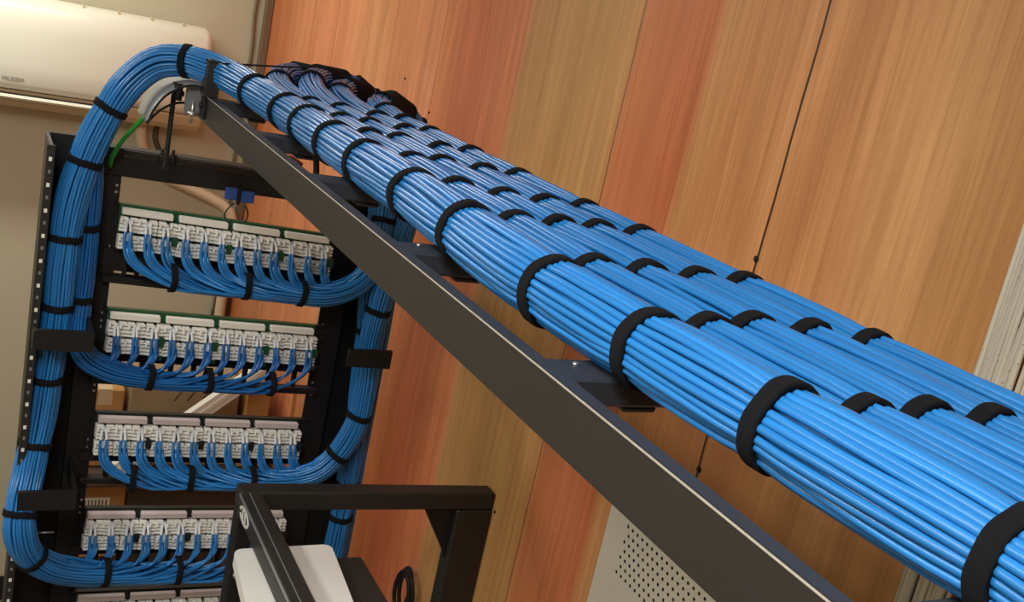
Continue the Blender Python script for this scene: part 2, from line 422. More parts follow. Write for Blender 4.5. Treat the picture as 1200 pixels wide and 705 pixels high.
b_ = MB().cyl((.352, 1.855, -.275), (.352, 1.855, -.235), .0022, 8); b_.cyl((.352, 1.855, -.262), (.352, 1.855, -.257), .0065, 6); b_.cyl((.344, 1.856, -.2575), (.364, 1.856, -.2575), .003, 6); b_.build('bolt', M['zinc'], wf)
MB().cyl((.326, 1.862, -.240), (.326, 1.862, -.212), .0075, 8).cyl((.318, 1.862, -.228), (.336, 1.862, -.228), .005, 6).build('nut', M['black'], wf)
rod = MB().cyl((.326, 1.900, -.372), (.326, 1.900, -.214), .0042, 10)
for k in range(30): rod.cyl((.326, 1.900, -.370+k*.005), (.326, 1.900, -.3675+k*.005), .0047, 8)
tag(rod.build('threaded_rod', M['black2']), 'thin dark threaded rod between the rack top bar and the waterfall guide', 'rod')
tag(MB().tube(catmull([(.283, 1.90, -.280), (.271, 1.915, -.303), (.254, 1.94, -.338), (.244, 1.96, -.372), (.243, 1.975, -.392)], .006), .0042, 10).build('ground_wire', M['green']), 'green ground wire from the waterfall guide to the rack top', 'wire')

# ------------------------------------------------------------------ equipment rack
YR = 2.0
rack = thing('equipment_rack', 'black two-post network rack holding the white patch panels', 'equipment rack', (.48, YR, ZF))
def rail_with_holes(name, x0, x1, y0, y1, z0, z1, hx, hy, pitch, holes_z0, m=M['black'], hs=.0055, face='y'):
    mb = MB().box(x0, x1, y0, y1, z0, z1, 0, .002)
    z = z1-.02
    while z > -1.3:
        mb.box(hx-hs/2, hx+hs/2, y0-.0006, y0+.001, z-hs/2, z+hs/2, 1); z -= pitch
    return mb.build(name, [m, M['labelw']], rack)
def post(x0, x1, hx, name='upright'):
    mb = MB().box(x0, x1, YR-.005, YR, ZF, -.36, 0); mb.box(*((x0, x0+.004) if x0 < .5 else (x1-.004, x1)), YR, YR+.07, ZF, -.36, 0)
    z = -.43; k = 0
    while z > -1.32:
        for dz in (0, .0125, .0285):
            mb.box(hx-.0022, hx+.0022, YR-.0056, YR-.0045, z-dz-.0022, z-dz+.0022, 1 if (k+int(dz*1000)) % 3 == 0 else 2)
        z -= .0445; k += 1
    mb.build(name, [M['black'], M['zinc'], M['dark']], rack)
post(.222, .268, .2615); post(.690, .742, .7)
mb = MB().box(.222, .80, YR-.008, YR+.03, -.419, -.383, 0, .002)
o = mb.build('top_bar', M['black'], rack); o.rotation_euler = (0, math.radians(1.6), 0)
mb = MB().box(.245, .80, YR-.004, YR+.004, -.378, -.370, 0, .001).box(.245, .80, YR+.012, YR+.05, -.374, -.370, 0)
o = mb.build('top_angle', M['black2'], rack); o.rotation_euler = (0, math.radians(1.6), 0)
for x, z in ((.355, -.364), (.335, -.364), (.52, -.368)):
    MB().cyl((x, YR, z-.012), (x, YR, z+.004), .008, 6).cyl((x, YR, z-.004), (x, YR, z+.012), .003, 8).build('bolt', M['black2'], rack)
MB().box(.56, .575, YR-.006, YR+.010, -.385, -.355, 0, .002).cyl((.575, YR, -.368), (.592, YR, -.372), .009, 10).build('clamp', M['black2'], rack)
tag(MB().tube(catmull([(.595, YR+.02, -.375), (.575, YR+.05, -.362), (.60, YR+.09, -.352), (.63, YR+.09, -.365)], .005), .006, 8).build('connector_lug', mat('copper_lug', srgb(186, 120, 90), .4, metal=.4)), 'small pinkish copper lug on top of the rack bar beside the ladder rail', 'lug')
# vertical cable managers
def clips(t, x0, x1, clipz):
    if x0 > .5: x0, x1 = .718, .814
    for z in clipz:
        mb = MB().prism([(x0-.004, z-.019), (x1-.006, z-.021), (x1-.006, z+.018), (x0-.001, z+.018), (x0-.004, z+.013)], 1, YR-.150, YR-.142)
        if x0 < .5: mb.box(x0-.004, x0+.002, YR-.142, YR-.10, z-.015, z+.012)
        if x0 < .5: mb.box(x1-.012, x1-.006, YR-.142, YR+.02, z-.019, z+.016)
        mb.build('retaining_clip', M['black'], t)
def vmanager(x0, x1, label, clipz, flange_left, loc):
    t = thing('vertical_cable_manager', label, 'cable manager', loc)
    mb = MB().box(x0, x1, YR+.02, YR+.03, ZF+.05, -.352, 0)
    mb.build('back_plate', M['black'], t)
    xs = x0
    if not flange_left: clips(t, x0, x1, clipz); return t
    mb = MB().box(xs-.003, xs+.003, YR-.10, YR+.02, ZF+.05, -.352, 0)
    mb.build('side_plate', M['black2'], t)
    mb = MB().box(xs-.007, xs+.007, YR-.104, YR-.099, ZF+.05, -.352, 0, .001)
    z = -.376
    while z > -1.35:
        mb.box(xs-.0028, xs+.0024, YR-.1050, YR-.1030, z-.0034, z+.0034, 1); z -= .0455
    z = -.398
    while z > -1.35:
        mb.box(xs-.002, xs+.002, YR-.1046, YR-.1030, z-.003, z+.003, 2); z -= .0455
    mb.build('front_flange', [M['black2'], M['labelw'], M['grey']], t)
    clips(t, x0, x1, clipz)
    return t
L_ = vmanager(.138, .240, 'black vertical cable manager left of the patch panels, outer edge dotted with holes', (-.688, -1.003), True, (.19, YR, ZF+.05))
R_ = vmanager(.742, .832, 'black vertical cable manager right of the patch panels near the plywood', (-.700,), False, (.80, YR, ZF+.05))
MB().cyl((.178, 1.90, -1.098), (.206, 1.90, -1.0985), .0018, 8).build('pin', M['grey'], L_)

# ------------------------------------------------------------------ patch panels
ROWS = [(-.462, .050), (-.668, .032), (-.884, .030), (-1.095, .034), (-1.288, .03)]   # z at X=.27, fall per metre
def zt(r, x): return ROWS[r][0]-ROWS[r][1]*(x-.27)
MODX = [.2725+k*.1035 for k in range(4)]; MW = .0955
JX = [x-.004+.01725*f for x in MODX for f in (1, 3, 5)]
posw = ['topmost patch panel, white connector blocks above a cable trunk bending right', 'second patch panel from the top, its cables sweeping left', 'third patch panel from the top, cables sweeping right to the black corner frame', 'fourth patch panel from the top, its right end behind the black frame', 'lowest patch panel, only its top strip showing at the bottom edge']
block_me = None
def make_block():
    mb = MB()
    w = .0142
    mb.box(-w/2, w/2, -.014, .004, -.014, .014, 0, .0015)
    for z in (.010, .003, -.004, -.011): mb.box(-w/2-.0004, w/2+.0004, -.0190, -.0135, z-.0024, z+.0020, 0, .0006)
    mb.box(-w/2, w/2, -.022, -.016, -.013, -.009, 0, .001)
    mb.box(-w/2, -w/2+.004, -.0235, -.016, .002, .012, 0, .001)
    return mb
for r in range(5):
    z0 = ROWS[r][0]; th = math.atan(ROWS[r][1])
    pp = thing('patch_panel', posw[r], 'patch panel', (.48, YR-.006, zt(r, .48)-.088), 'patch panels in the rack')
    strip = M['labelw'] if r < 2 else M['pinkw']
    mb = MB()
    def sb(mb, x0, x1, y0, y1, a, b, mi=0, bev=0):
        x = (x0+x1)/2; zz = zt(r, x); k = len(mb.v); mb.box(x0, x1, y0, y1, zz+a, zz+b, mi, bev)
        for i in range(k, len(mb.v)): v = mb.v[i]; mb.v[i] = (v[0], v[1], v[2]-(v[0]-x)*ROWS[r][1])
    sb(mb, .262, .700, YR-.010, YR-.006, -.088, 0); sb(mb, .262, .700, YR-.016, YR-.006, -.003, .001)
    mb.build('face_plate', M['black'], pp)
    for k, mx in enumerate(MODX):
        mb = MB(); g = sb(mb, mx-.004, mx+MW+.0035, YR-.018, YR-.010, -.084, 0.0015)
        sb(mb, mx+MW-.004, mx+MW+.006, YR-.0500, YR-.014, -.060, -.042); sb(mb, mx+MW-.003, mx+MW+.005, YR-.048, YR-.014, -.088, -.078)
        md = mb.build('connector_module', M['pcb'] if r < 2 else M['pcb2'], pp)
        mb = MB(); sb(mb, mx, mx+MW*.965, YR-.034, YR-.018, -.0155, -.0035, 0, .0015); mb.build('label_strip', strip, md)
        mb = MB()
        for row in (0, 1):
            zc = -.0335 if row == 0 else -.0665
            for c in range(6):
                cx = mx-.004+.01725*(c+.5)+(-.0010 if c % 2 == 0 else .0010)+rnd.uniform(-.0006, .0006)
                if block_me is None:
                    o = make_block().build('connector_block', [M['white']], md); block_me = o.data; base = Vector((0, (-.022+.004)/2, -.014)); WL_block = True
                else:
                    o = bpy.data.objects.new('connector_block', block_me); COL.objects.link(o); o.parent = md
                w = Vector((cx, YR-.024-.004*row-.009, zt(r, cx)+zc-.014+Z0)); o.location = w-WL[md]; WL[o] = w
                o.rotation_euler = (math.radians(-6+rnd.uniform(-5, 5)), math.radians(rnd.uniform(-4, 4))+th, math.radians(rnd.uniform(-6, 6)))
    # horizontal manager / lacing bar under each panel
    if r < 4:
        lb = thing('lacing_bar', ['top', 'second', 'third', 'bottom'][r]+' black lacing bar under the '+['topmost', 'second', 'third', 'fourth'][r]+' patch panel', 'lacing bar', (.48, YR-.004, zt(r, .48)-.15), 'lacing bars under the patch panels')
        mb = MB(); sb(mb, .25, .705, YR-.012, YR-.004, -.108 if r else -.15, -.0885); sb(mb, .25, .705, YR-.028, YR-.004, -.152, -.139, 0, .002)
        for x in (.30, .345, .40, .445, .50, .55, .60, .655): sb(mb, x-.005, x+.005, YR-.012, YR-.005, -.140, -.106)
        mb.build('bar', M['black'], lb)
        if r == 0:
            mb = MB()
            for x in (.272, .295, .318): sb(mb, x, x+.014, YR-.0135, YR-.0115, -.135, -.131)
            mb.build('slot_mark', M['actan'], lb)

# ------------------------------------------------------------------ routed bundles: ends at the connector blocks, trunk, riser, ladder
def routed(t, row, s, B, joff, zfr, tip_mat, skip=()):
    """s=+1 cables sweep to the right, -1 to the left"""
    order = sorted(range(len(B.slots)), key=lambda k: B.slots[k][0]*math.cos(B.slots[k][1])+rnd.uniform(-.003, .003))
    js = list(range(12)) if s > 0 else list(range(11, -1, -1))
    q = 0
    for j in js:
        x = JX[j]
        for c in range(4):
            k = order[q]; q += 1
            jx = x+(c-1.5)*.0040+rnd.uniform(-.0015, .0015)
            z = zt(row, x)
            low = c % 2
            zz = z+(-.030 if not low else -.056)
            i0 = B.near((x+s*(joff+rnd.uniform(-.008, .008)), B.P[0][1], z-.115))
            C = B.strand(k)
            T0 = C[i0]; 
            S = [(x+(c-1.5)*.0016, YR-.030, zz+.006), (jx, YR-.050, zz-.006), (jx+s*.002, YR-.063, z-.082+.002*c), (jx+s*.018, YR-.068+.002*c, z-.104+.002*c)]
            A = catmull([np.array(p) for p in S]+[T0, C[min(i0+4, len(C)-1)]], .007)
            d = np.linalg.norm(A-T0, axis=1).argmin()
            P = np.vstack([A[:d], C[i0:]])
            nf = 3 if low else 4
            MB().tube(P, B.rc, B.sides, 0, True, 1, nf).build('cable', [B.m, tip_mat], t)
    for k in order[q:]:
        i0 = B.near((.45, B.P[0][1], zt(row, .45)-.115)) if row >= 0 else 0
        MB().tube(B.strand(k, i0), B.rc, B.sides).build('cable', B.m, t)
    B.build_straps()

LADZ = -.1935
YT = 1.925
# A: fourth panel row -> left riser -> waterfall -> along the ladder towards the viewer
tA = thing('cable_bundle', 'thick front blue cable bundle on the ladder, bending over the grey waterfall guide', 'cable bundle', (.418, .4, -.222), 'blue cable bundles')
def trow(r, x, dz=0): return (x, YT, zt(r, x)-.113+dz)
pA = [trow(3, .70), trow(3, .60), trow(3, .45), trow(3, .33), (.262, 1.915, -1.198), (.198, 1.89, -1.165), (.158, 1.872, -1.118), (.142, 1.866, -1.06), (.145, 1.882, -1.02), (.154, 1.912, -.965), (.165, 1.933, -.87), (.170, 1.935, -.77), (.175, 1.935, -.66), (.175, 1.935, -.57), (.181, 1.935, -.461), (.196, 1.935, -.382), (.219, 1.93, -.305), (.253, 1.93, -.232), (.295, 1.925, -.188), (.340, 1.91, -.176), (.382, 1.87, -.179), (.412, 1.80, -.186), (.434, 1.69, -.1935), (0.438, 1.35, -.1955), (0.438, 1.02, -.1955), (0.427, 0.74, -.1955), (0.434, 0.58, -.1955), (0.447, 0.42, -.1955), (0.460, 0.26, -.1955), (0.468, 0.00, -.1955), (0.470, -0.60, -.1955), (0.470, -1.25, -.1955)]
BA = Bundle(tA, pA, .0285, .00305, (27, 20, 1), (0, 0, 1), M['cable'], step=.013, wob=.035, sides=9)
for y in (-1, -.7, -.4, -.1, .09, .266, .43, .56, .69, .87, 1.02, 1.19, 1.33, 1.46, 1.57, 1.74): BA.strap((0.438, y, -.1945), w=.0125, thick=.003)
for p in ((.345, 1.905, -.176), (.228, 1.93, -.288), (.196, 1.935, -.382), (.178, 1.935, -.515), (.175, 1.935, -.655), (.167, 1.935, -.795), (.160, 1.935, -.93), (.143, 1.870, -1.035), (.172, 1.88, -1.138), trow(3, .315), trow(3, .452)): BA.strap(p)
routed(tA, 3, -1, BA, .095, 0, M['pair'])
# second bundle in the left manager, from the second panel
tS = thing('cable_bundle', 'blue cable bundle of the second patch panel, turning up the left manager', 'cable bundle', (.3, YT, -.80), 'blue cable bundles')
pS = [trow(1, .70), trow(1, .6), trow(1, .45), trow(1, .34), (.275, 1.925, -.770), (.232, 1.925, -.745), (.212, 1.94, -.705), (.213, 1.952, -.65), (.213, 1.955, -.57), (.211, 1.955, -.47), (.208, 1.950, -.41), (.202, 1.938, -.365)]
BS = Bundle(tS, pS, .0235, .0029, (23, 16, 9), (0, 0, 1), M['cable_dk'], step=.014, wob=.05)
for p in ((.213, 1.955, -.505), (.213, 1.955, -.645), (.222, 1.93, -.728), trow(1, .35), trow(1, .465), trow(1, .59)): BS.strap(p)
routed(tS, 1, -1, BS, .09, 0, M['pair'])
# D: first panel -> right riser -> over the far rail -> ladder
tD = thing('cable_bundle', 'blue cable bundle fanning out of the topmost patch panel, fourth on the ladder', 'cable bundle', (.57, .6, -.222), 'blue cable bundles')
pD = [trow(0, .27), trow(0, .36), trow(0, .45), trow(0, .56), trow(0, .67, .002), (.722, 1.925, -.574), (.757, 1.93, -.538), (.772, 1.935, -.47), (.778, 1.955, -.38), (.774, 1.98, -.30), (.752, 1.99, -.235), (.705, 1.975, -.197), (.650, 1.93, -.184), (.606, 1.85, -.186), (.588, 1.72, -.195), (0.585, 1.35, -.197), (0.585, 1.02, -.197), (0.593, 0.74, -.197), (0.602, 0.58, -.197), (0.615, 0.30, -.197), (0.622, 0.00, -.197), (0.622, -0.60, -.197), (0.622, -1.25, -.197)]
BD = Bundle(tD, pD, .0252, .00295, (25, 17, 6), (0, 0, 1), M['cable'], step=.014, wob=.035, sides=8)
for y in (-1, -.7, -.4, -.1, .09, .24, .40, .57, .72, .88, 1.0, 1.16, 1.31, 1.44, 1.57): BD.strap((0.59, y, -.197), w=.0125, thick=.003)
for p in (trow(0, .375), trow(0, .51), trow(0, .615), (.774, 1.935, -.43), (.604, 1.84, -.186)): BD.strap(p)
for p in ((.665, 1.945, -.185), (.745, 1.99, -.225)): BD.strap(p, w=.085, thick=.004)
routed(tD, 0, 1, BD, .095, 0, M['pair'])
# E: third panel -> right riser -> ladder, outermost
tE = thing('cable_bundle', 'blue cable bundle of the third patch panel, outermost on the ladder by the plywood', 'cable bundle', (.62, .6, -.222), 'blue cable bundles')
pE = [trow(2, .27), trow(2, .36), trow(2, .45), trow(2, .56), trow(2, .66, .002), (.72, 1.918, -.985), (.760, 1.915, -.935), (.785, 1.915, -.87), (.790, 1.92, -.79), (.786, 1.925, -.70), (.790, 1.92, -.60), (.808, 1.925, -.48), (.826, 1.94, -.36), (.822, 1.95, -.28), (.795, 1.945, -.228), (.752, 1.92, -.202), (.705, 1.86, -.192), (.660, 1.78, -.192), (.640, 1.64, -.196), (0.637, 1.35, -.197), (0.637, 1.02, -.197), (0.648, 0.74, -.197), (0.656, 0.58, -.197), (0.668, 0.30, -.197), (0.675, 0.00, -.197), (0.675, -0.60, -.197), (0.675, -1.25, -.197)]
BE = Bundle(tE, pE, .0252, .00295, (25, 17, 6), (0, 0, 1), M['cable'], step=.014, wob=.035, sides=8)
for y in (-1, -.7, -.4, -.1, .08, .23, .39, .56, .71, .88, .99, 1.16, 1.32, 1.47, 1.58, 1.70): BE.strap((0.64, y, -.197), w=.0125, thick=.003)
for p in (trow(2, .335), trow(2, .455), trow(2, .58), (.748, 1.915, -.950), (.785, 1.92, -.85), (.788, 1.92, -.62), (.805, 1.86, -.34)): BE.strap(p)
for p in ((.700, 1.85, -.19), (.755, 1.92, -.202), (.815, 1.95, -.26)): BE.strap(p, w=.08, thick=.004)
routed(tE, 2, 1, BE, .092, 0, M['pair'])
# B and C: run on the ladder, over the far rail and down the right riser
tB = thing('cable_bundle', 'second blue cable bundle from the front rail, lying on the ladder against the front one', 'cable bundle', (.47, .6, -.222), 'blue cable bundles')
pB = [(0.518, -1.25, -.197), (0.518, -0.60, -.197), (0.518, 0.00, -.197), (0.511, 0.30, -.197), (0.497, 0.58, -.197), (0.489, 0.74, -.197), (0.492, 1.02, -.197), (0.492, 1.35, -.197), (.489, 1.74, -.1965), (.500, 1.88, -.188), (.545, 1.975, -.178), (.625, 2.02, -.185), (.715, 2.035, -.225), (.785, 2.02, -.29), (.812, 1.995, -.38), (.820, 1.985, -.52), (.824, 1.985, -.8), (.824, 1.985, -1.2), (.824, 1.985, -1.6), (.824, 1.985, -2.4)]
BB = Bundle(tB, pB, .0252, .00295, (25, 17, 6), (0, 0, 1), M['cable'], step=.014, wob=.035, sides=8)
for y in (-1, -.7, -.4, -.1, .09, .25, .41, .57, .73, .88, 1.04, 1.18, 1.34, 1.47, 1.62): BB.strap((0.492, y, -.197), w=.0125, thick=.003)
for p in ((.505, 1.89, -.186), (.815, 1.985, -.53)): BB.strap(p)
for p in ((.59, 2.00, -.18), (.70, 2.035, -.21)): BB.strap(p, w=.08, thick=.004)
BB.build()
tC = thing('cable_bundle', 'middle blue cable bundle of the ladder, dropping down the right riser to the floor', 'cable bundle', (.52, .6, -.222), 'blue cable bundles')
pC = [(0.570, -1.25, -.197), (0.570, -0.60, -.197), (0.570, 0.00, -.197), (0.563, 0.30, -.197), (0.552, 0.58, -.197), (0.543, 0.74, -.197), (0.537, 1.02, -.197), (0.537, 1.35, -.197), (.537, 1.70, -.195), (.555, 1.86, -.176), (.605, 1.95, -.172), (.680, 1.995, -.184), (.745, 2.005, -.222), (.775, 1.985, -.30), (.772, 1.97, -.40), (.777, 1.965, -.52), (.793, 1.965, -.70), (.802, 1.965, -.85), (.808, 1.965, -1.05), (.806, 1.965, -1.3), (.806, 1.965, -1.8), (.806, 1.965, -2.4)]
BC = Bundle(tC, pC, .0252, .00295, (25, 17, 6), (0, 0, 1), M['cable'], step=.014, wob=.035, sides=8)
for y in (-1, -.7, -.4, -.1, .10, .25, .41, .59, .73, .88, 1.01, 1.18, 1.34, 1.46, 1.60): BC.strap((0.54, y, -.197), w=.0125, thick=.003)
for p in ((.55, 1.85, -.178), (.775, 1.96, -.44), (.793, 1.965, -.68), (.802, 1.965, -.88), (.808, 1.965, -1.04), (.807, 1.965, -1.125)): BC.strap(p)
for p in ((.62, 1.96, -.164), (.715, 2.0, -.195)): BC.strap(p, w=.09, thick=.004)
BC.build()

tag(MB().tube(catmull([(.30+.08, 1.80, -.160), (.443, 1.85, -.158), (.509, 1.86, -.151), (.588, 1.89, -.143), (.63, 1.92, -.150)], .01), .0018, 6).build('tie_wire', M['dark']), 'thin black wire stretched over the far ends of the bundles', 'wire')

# blue velcro tie and wire ring on the rack top bar
tr = thing('cable_tie', 'blue velcro tie wrapped round the rack top bar', 'cable tie', (.50, YR, -.44))
MB().box(.458, .482, YR-.016, YR-.008, -.432, -.408, 0, .002).box(.487, .515, YR-.016, YR-.008, -.435, -.412, 0, .002).build('blue_wrap', mat('blue_velcro', srgb(50, 84, 160), .8, noise=.4, nscale=200), tr)
MB().box(.4815, .4875, YR-.018, YR-.006, -.440, -.404, 0, .001).build('black_buckle', M['black'], tr)
ringp = [(.478, YR-.013, -.438), (.466, YR-.014, -.452), (.462, YR-.015, -.466), (.470, YR-.016, -.474), (.490, YR-.016, -.477), (.504, YR-.015, -.471), (.507, YR-.014, -.455), (.500, YR-.013, -.441)]
tag(MB().tube(catmull(ringp, .004), .0016, 8).build('wire_loop', M['black2']), 'small open wire loop hanging below the blue tie on the top bar', 'wire')
tag(MB().tube(catmull([(.441, 1.42, -.22), (.447, 1.42, -.235), (.452, 1.42, -.262)], .01), .0045, 8).build('hanger_rod', M['black']), 'short black rod under the front bundle between two rungs', 'rod')

# ------------------------------------------------------------------ air conditioner
ac = thing('air_conditioner', 'white wall-mounted air conditioner high on the beige far wall', 'air conditioner', (.24, 3.82, -.585))
AX0, AX1 = -.18, .752
prof = [(3.915, -.232), (3.80, -.226), (3.745, -.238), (3.722, -.262), (3.708, -.33), (3.700, -.44), (3.702, -.500), (3.712, -.521), (3.735, -.527), (3.915, -.527)]
def extr(prof, x0, x1, ins):
    # rounded ends: several sections inset near both ends
    secs = [(x0, .80), (x0+.008, .93), (x0+.028, 1), (x1-.028, 1), (x1-.008, .93), (x1, .80)]
    cy, cz = 3.915, -.39; V = []; n = len(prof)
    for x, k in secs: V += [(x, cy+(p[0]-cy)*k, cz+(p[1]-cz)*(k if k == 1 else .5+.5*k)) for p in prof]
    F = [tuple(range(n)), tuple(range((len(secs)-1)*n, len(secs)*n))[::-1]]
    for i in range(len(secs)-1):
        for j in range(n): F.append((i*n+j, (i+1)*n+j, (i+1)*n+(j+1) % n, i*n+(j+1) % n))
    mb = MB(); mb.add(V, F, 0, True); mb.sm[0] = mb.sm[1] = False; return mb
extr(prof, AX0, AX1, 0).build('body', M['acw'], ac)
mb = MB().prism([(3.915, -.527), (3.722, -.527), (3.722, -.536), (3.738, -.566), (3.775, -.588), (3.86, -.594), (3.915, -.594)], 0, AX0+.01, AX1-.012); mb.build('outlet_housing', M['actan'], ac)  # shade under the white body is put into the tan colour
mb = MB().box(AX0+.04, .46, 3.712, 3.735, -.5405, -.5365, 0); mb.build('outlet_gap', M['dark'], ac)
mb = MB().prism([(3.700, -.5480), (3.712, -.5405), (3.735, -.5500), (3.735, -.5580), (3.712, -.5560)], 0, AX0+.04, .455); mb.build('louver', M['acw'], ac)
for x in (.33, .44, .545, .65): MB().box(x-.003, x+.003, 3.766, 3.790, -.232, -.222, 0, .001).build('latch', M['actan'], ac)
def text(body, size, loc, rot, m, parent, name='lettering', ext=.0004):
    cu = bpy.data.curves.new(name, 'FONT'); cu.body = body; cu.size = size; cu.extrude = ext
    ob = bpy.data.objects.new(name, cu); COL.objects.link(ob); ob.data.materials.append(m)
    dg = bpy.context.evaluated_depsgraph_get(); me = bpy.data.meshes.new_from_object(ob.evaluated_get(dg)); 
    bpy.data.objects.remove(ob); o = bpy.data.objects.new(name, me); COL.objects.link(o)
    if not me.materials: me.materials.append(m)
    w = Vector((loc[0], loc[1], loc[2]+Z0)); o.parent = parent; o.location = w-WL[parent]; o.rotation_euler = rot; WL[o] = w
    return o
text('MUSEM', .020, (.105, 3.6995, -.496), (math.radians(90), 0, 0), mat('logo_grey', srgb(150, 145, 135), .5), ac)
# hose
tag(MB().tube(catmull([(.563, 3.86, -.59), (.570, 3.86, -.66), (.60, 3.86, -.725), (.66, 3.86, -.775), (.76, 3.86, -.812), (.85, 3.86, -.846), (.915, 3.86, -.885), (.935, 3.865, -.95), (.935, 3.87, -1.05), (.935, 3.87, -1.4), (.935, 3.87, -2.548)], .03), .020, 14).build('drain_hose', M['hose']), 'cream insulated drain hose dropping from the air conditioner', 'hose')
tag(MB().tube(catmull([(.62, 3.86, -.59), (.615, 3.86, -.64), (.64, 3.85, -.70), (.655, 3.85, -.76)], .02), .010, 10).build('power_cord', M['bag']), 'dark cord looping under the air conditioner beside the hose', 'cord')
dm = MB(); ca, sa = .762, .648
P4 = [(.475, -1.500), (.93, -1.110)]
q = [(P4[0][0]-sa*.022, P4[0][1]+ca*.022), (P4[0][0]+sa*.022, P4[0][1]-ca*.022), (P4[1][0]+sa*.022, P4[1][1]-ca*.022), (P4[1][0]-sa*.022, P4[1][1]+ca*.022)]
dm.prism(q, 1, 2.935, 2.965); dm.prism([(P4[0][0]-sa*.006, P4[0][1]+ca*.006), (P4[0][0]+sa*.006, P4[0][1]-ca*.006), (P4[1][0]+sa*.006, P4[1][1]-ca*.006), (P4[1][0]-sa*.006, P4[1][1]+ca*.006)], 1, 2.932, 2.935)
tag(dm.build('cable_duct', M['labelw']), 'white plastic duct leaning diagonally behind the gap above the third patch panel', 'duct')

# ------------------------------------------------------------------ boxes stacked behind the rack
def carton(name, x0, x1, y0, y1, z0, z1, m, label, seam=True, mark=None, cat='box'):
    t = thing(name, label, cat, ((x0+x1)/2, (y0+y1)/2, z0))
    mb = MB().box(x0, x1, y0, y1, z0, z1, 0, .004); mb.build('carton_body', m, t)
    if seam: MB().box((x0+x1)/2-.02, (x0+x1)/2+.02, y0-.0008, y1+.0005, z1-.05, z1+.0008, 0).build('tape', M['actan'], t)
    if mark:
        mk = MB()
        for k in range(mark): 
            a = x0+.14+k*.032+rnd.uniform(-.01, .01); mk.tube(catmull([(a, y0-.0008, z1-.06), (a+.012, y0-.0008, z1-.04), (a+.03, y0-.0008, z1-.012), (a+.036, y0-.0008, z1-.006)], .01), .0016, 5)
        mk.build('marker_scribble', M['ink'], t)
    return t
stand = thing('storage_shelf', 'dark storage shelf behind the rack carrying the cardboard boxes', 'shelf', (.6, 3.2, ZF))
MB().box(.28, .95, 2.91, 3.42, -1.540, -1.5275, 0, .002).build('shelf_board', M['bag'], stand)
MB().box(.28, .95, 2.91, 3.42, -1.86, -1.83, 0, .003).build('shelf_board', M['bag'], stand)
for x in (.295, .935):
    for y in (2.93, 3.40): MB().box(x-.012, x+.012, y-.012, y+.012, ZF, -1.5405, 0, .002).build('leg', M['black'], stand)
carton('cardboard_box', .36, .52, 3.0, 3.38, -1.829, -1.547, M['card'], 'tan box with a white ruled label, left behind the third lacing bar', False)
t = bpy.data.objects.get('cardboard_box')
lbm = MB().box(.375, .475, 2.9975, 3.0005, -1.665, -1.620, 0)
for k in range(9): lbm.box(.382+k*.01, .385+k*.01, 2.9965, 2.998, -1.650, -1.628, 1)
lbm.build('label', [M['labelw'], M['ink']], t)
bg = MB().prism([(.525, -1.829), (.905, -1.829), (.91, -1.60), (.88, -1.568), (.78, -1.563), (.70, -1.575), (.60, -1.560), (.54, -1.57), (.525, -1.60)], 1, 3.01, 3.36)
tb_ = thing('bag', 'dark grey bag lying between the boxes behind the rack', 'bag', (.7, 3.2, -1.829)); bg.build('bag_body', M['bag'], tb_)
MB().prism([(.60, -1.580), (.645, -1.605), (.66, -1.590), (.615, -1.567)], 1, 3.004, 3.0095).build('tag', M['labelw'], tb_)
carton('cardboard_box', .50, .83, 3.02, 3.36, -1.527, -1.315+.07, M['card2'], 'grey-brown box with dark marker scribbles above the bag', False, 6)
carton('cardboard_box', .375, .485, 3.02, 3.3, -1.526, -1.272, M['card'], 'small tan box with a white top edge, leftmost above the bag', True)
carton('cardboard_box', .848, .925, 3.0, 3.36, -1.525, -1.25, M['card'], 'narrow brown box right of the scribbled one', False)

# ------------------------------------------------------------------ wall-mount rack frame (lower middle)
fr = thing('wall_mount_frame', 'black open wall-mount frame with a gusset, bottom centre in front of the plywood', 'wall rack', (.72, 1.6, -1.5))
FZ = -.866; FY = 1.612
MB().box(.470, .978, FY-.004, FY+.034, FZ-.036, FZ, 0, .003).build('depth_arm', M['black2'], fr)
MB().box(.470, .978, 1.04, 1.078, FZ-.036, FZ, 0, .003).build('depth_arm', M['black2'], fr)
mb = MB().box(.466, .508, 1.04, FY-.0045, FZ-.040, FZ+.001, 0, .004)
tr_ = mb.build('top_rail', M['black2'], fr)
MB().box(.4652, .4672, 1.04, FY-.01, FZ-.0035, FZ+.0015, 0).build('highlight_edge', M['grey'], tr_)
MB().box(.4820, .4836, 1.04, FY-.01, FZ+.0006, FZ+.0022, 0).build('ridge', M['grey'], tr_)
# front posts
for y in (FY+.012, 1.06):
    MB().box(.470, .500, y-.018, y+.018, -1.50, FZ-.037, 0, .003).build('front_post', M['black'], fr)
    MB().box(.900, .978, y-.018, y+.018, -1.50, FZ-.037, 0, .003).build('wall_post', M['black2'], fr)
    MB().prism([(.900, FZ-.0365), (.832, FZ-.0365), (.840, FZ-.046), (.895, FZ-.135), (.900, FZ-.150)], 1, y-.006, y+.006).build('gusset', M['black'], fr)
MB().box(.950, .978, 1.08, FY-.005, FZ-.036, FZ, 0, .002).build('wall_rail', M['black2'], fr) if False else None
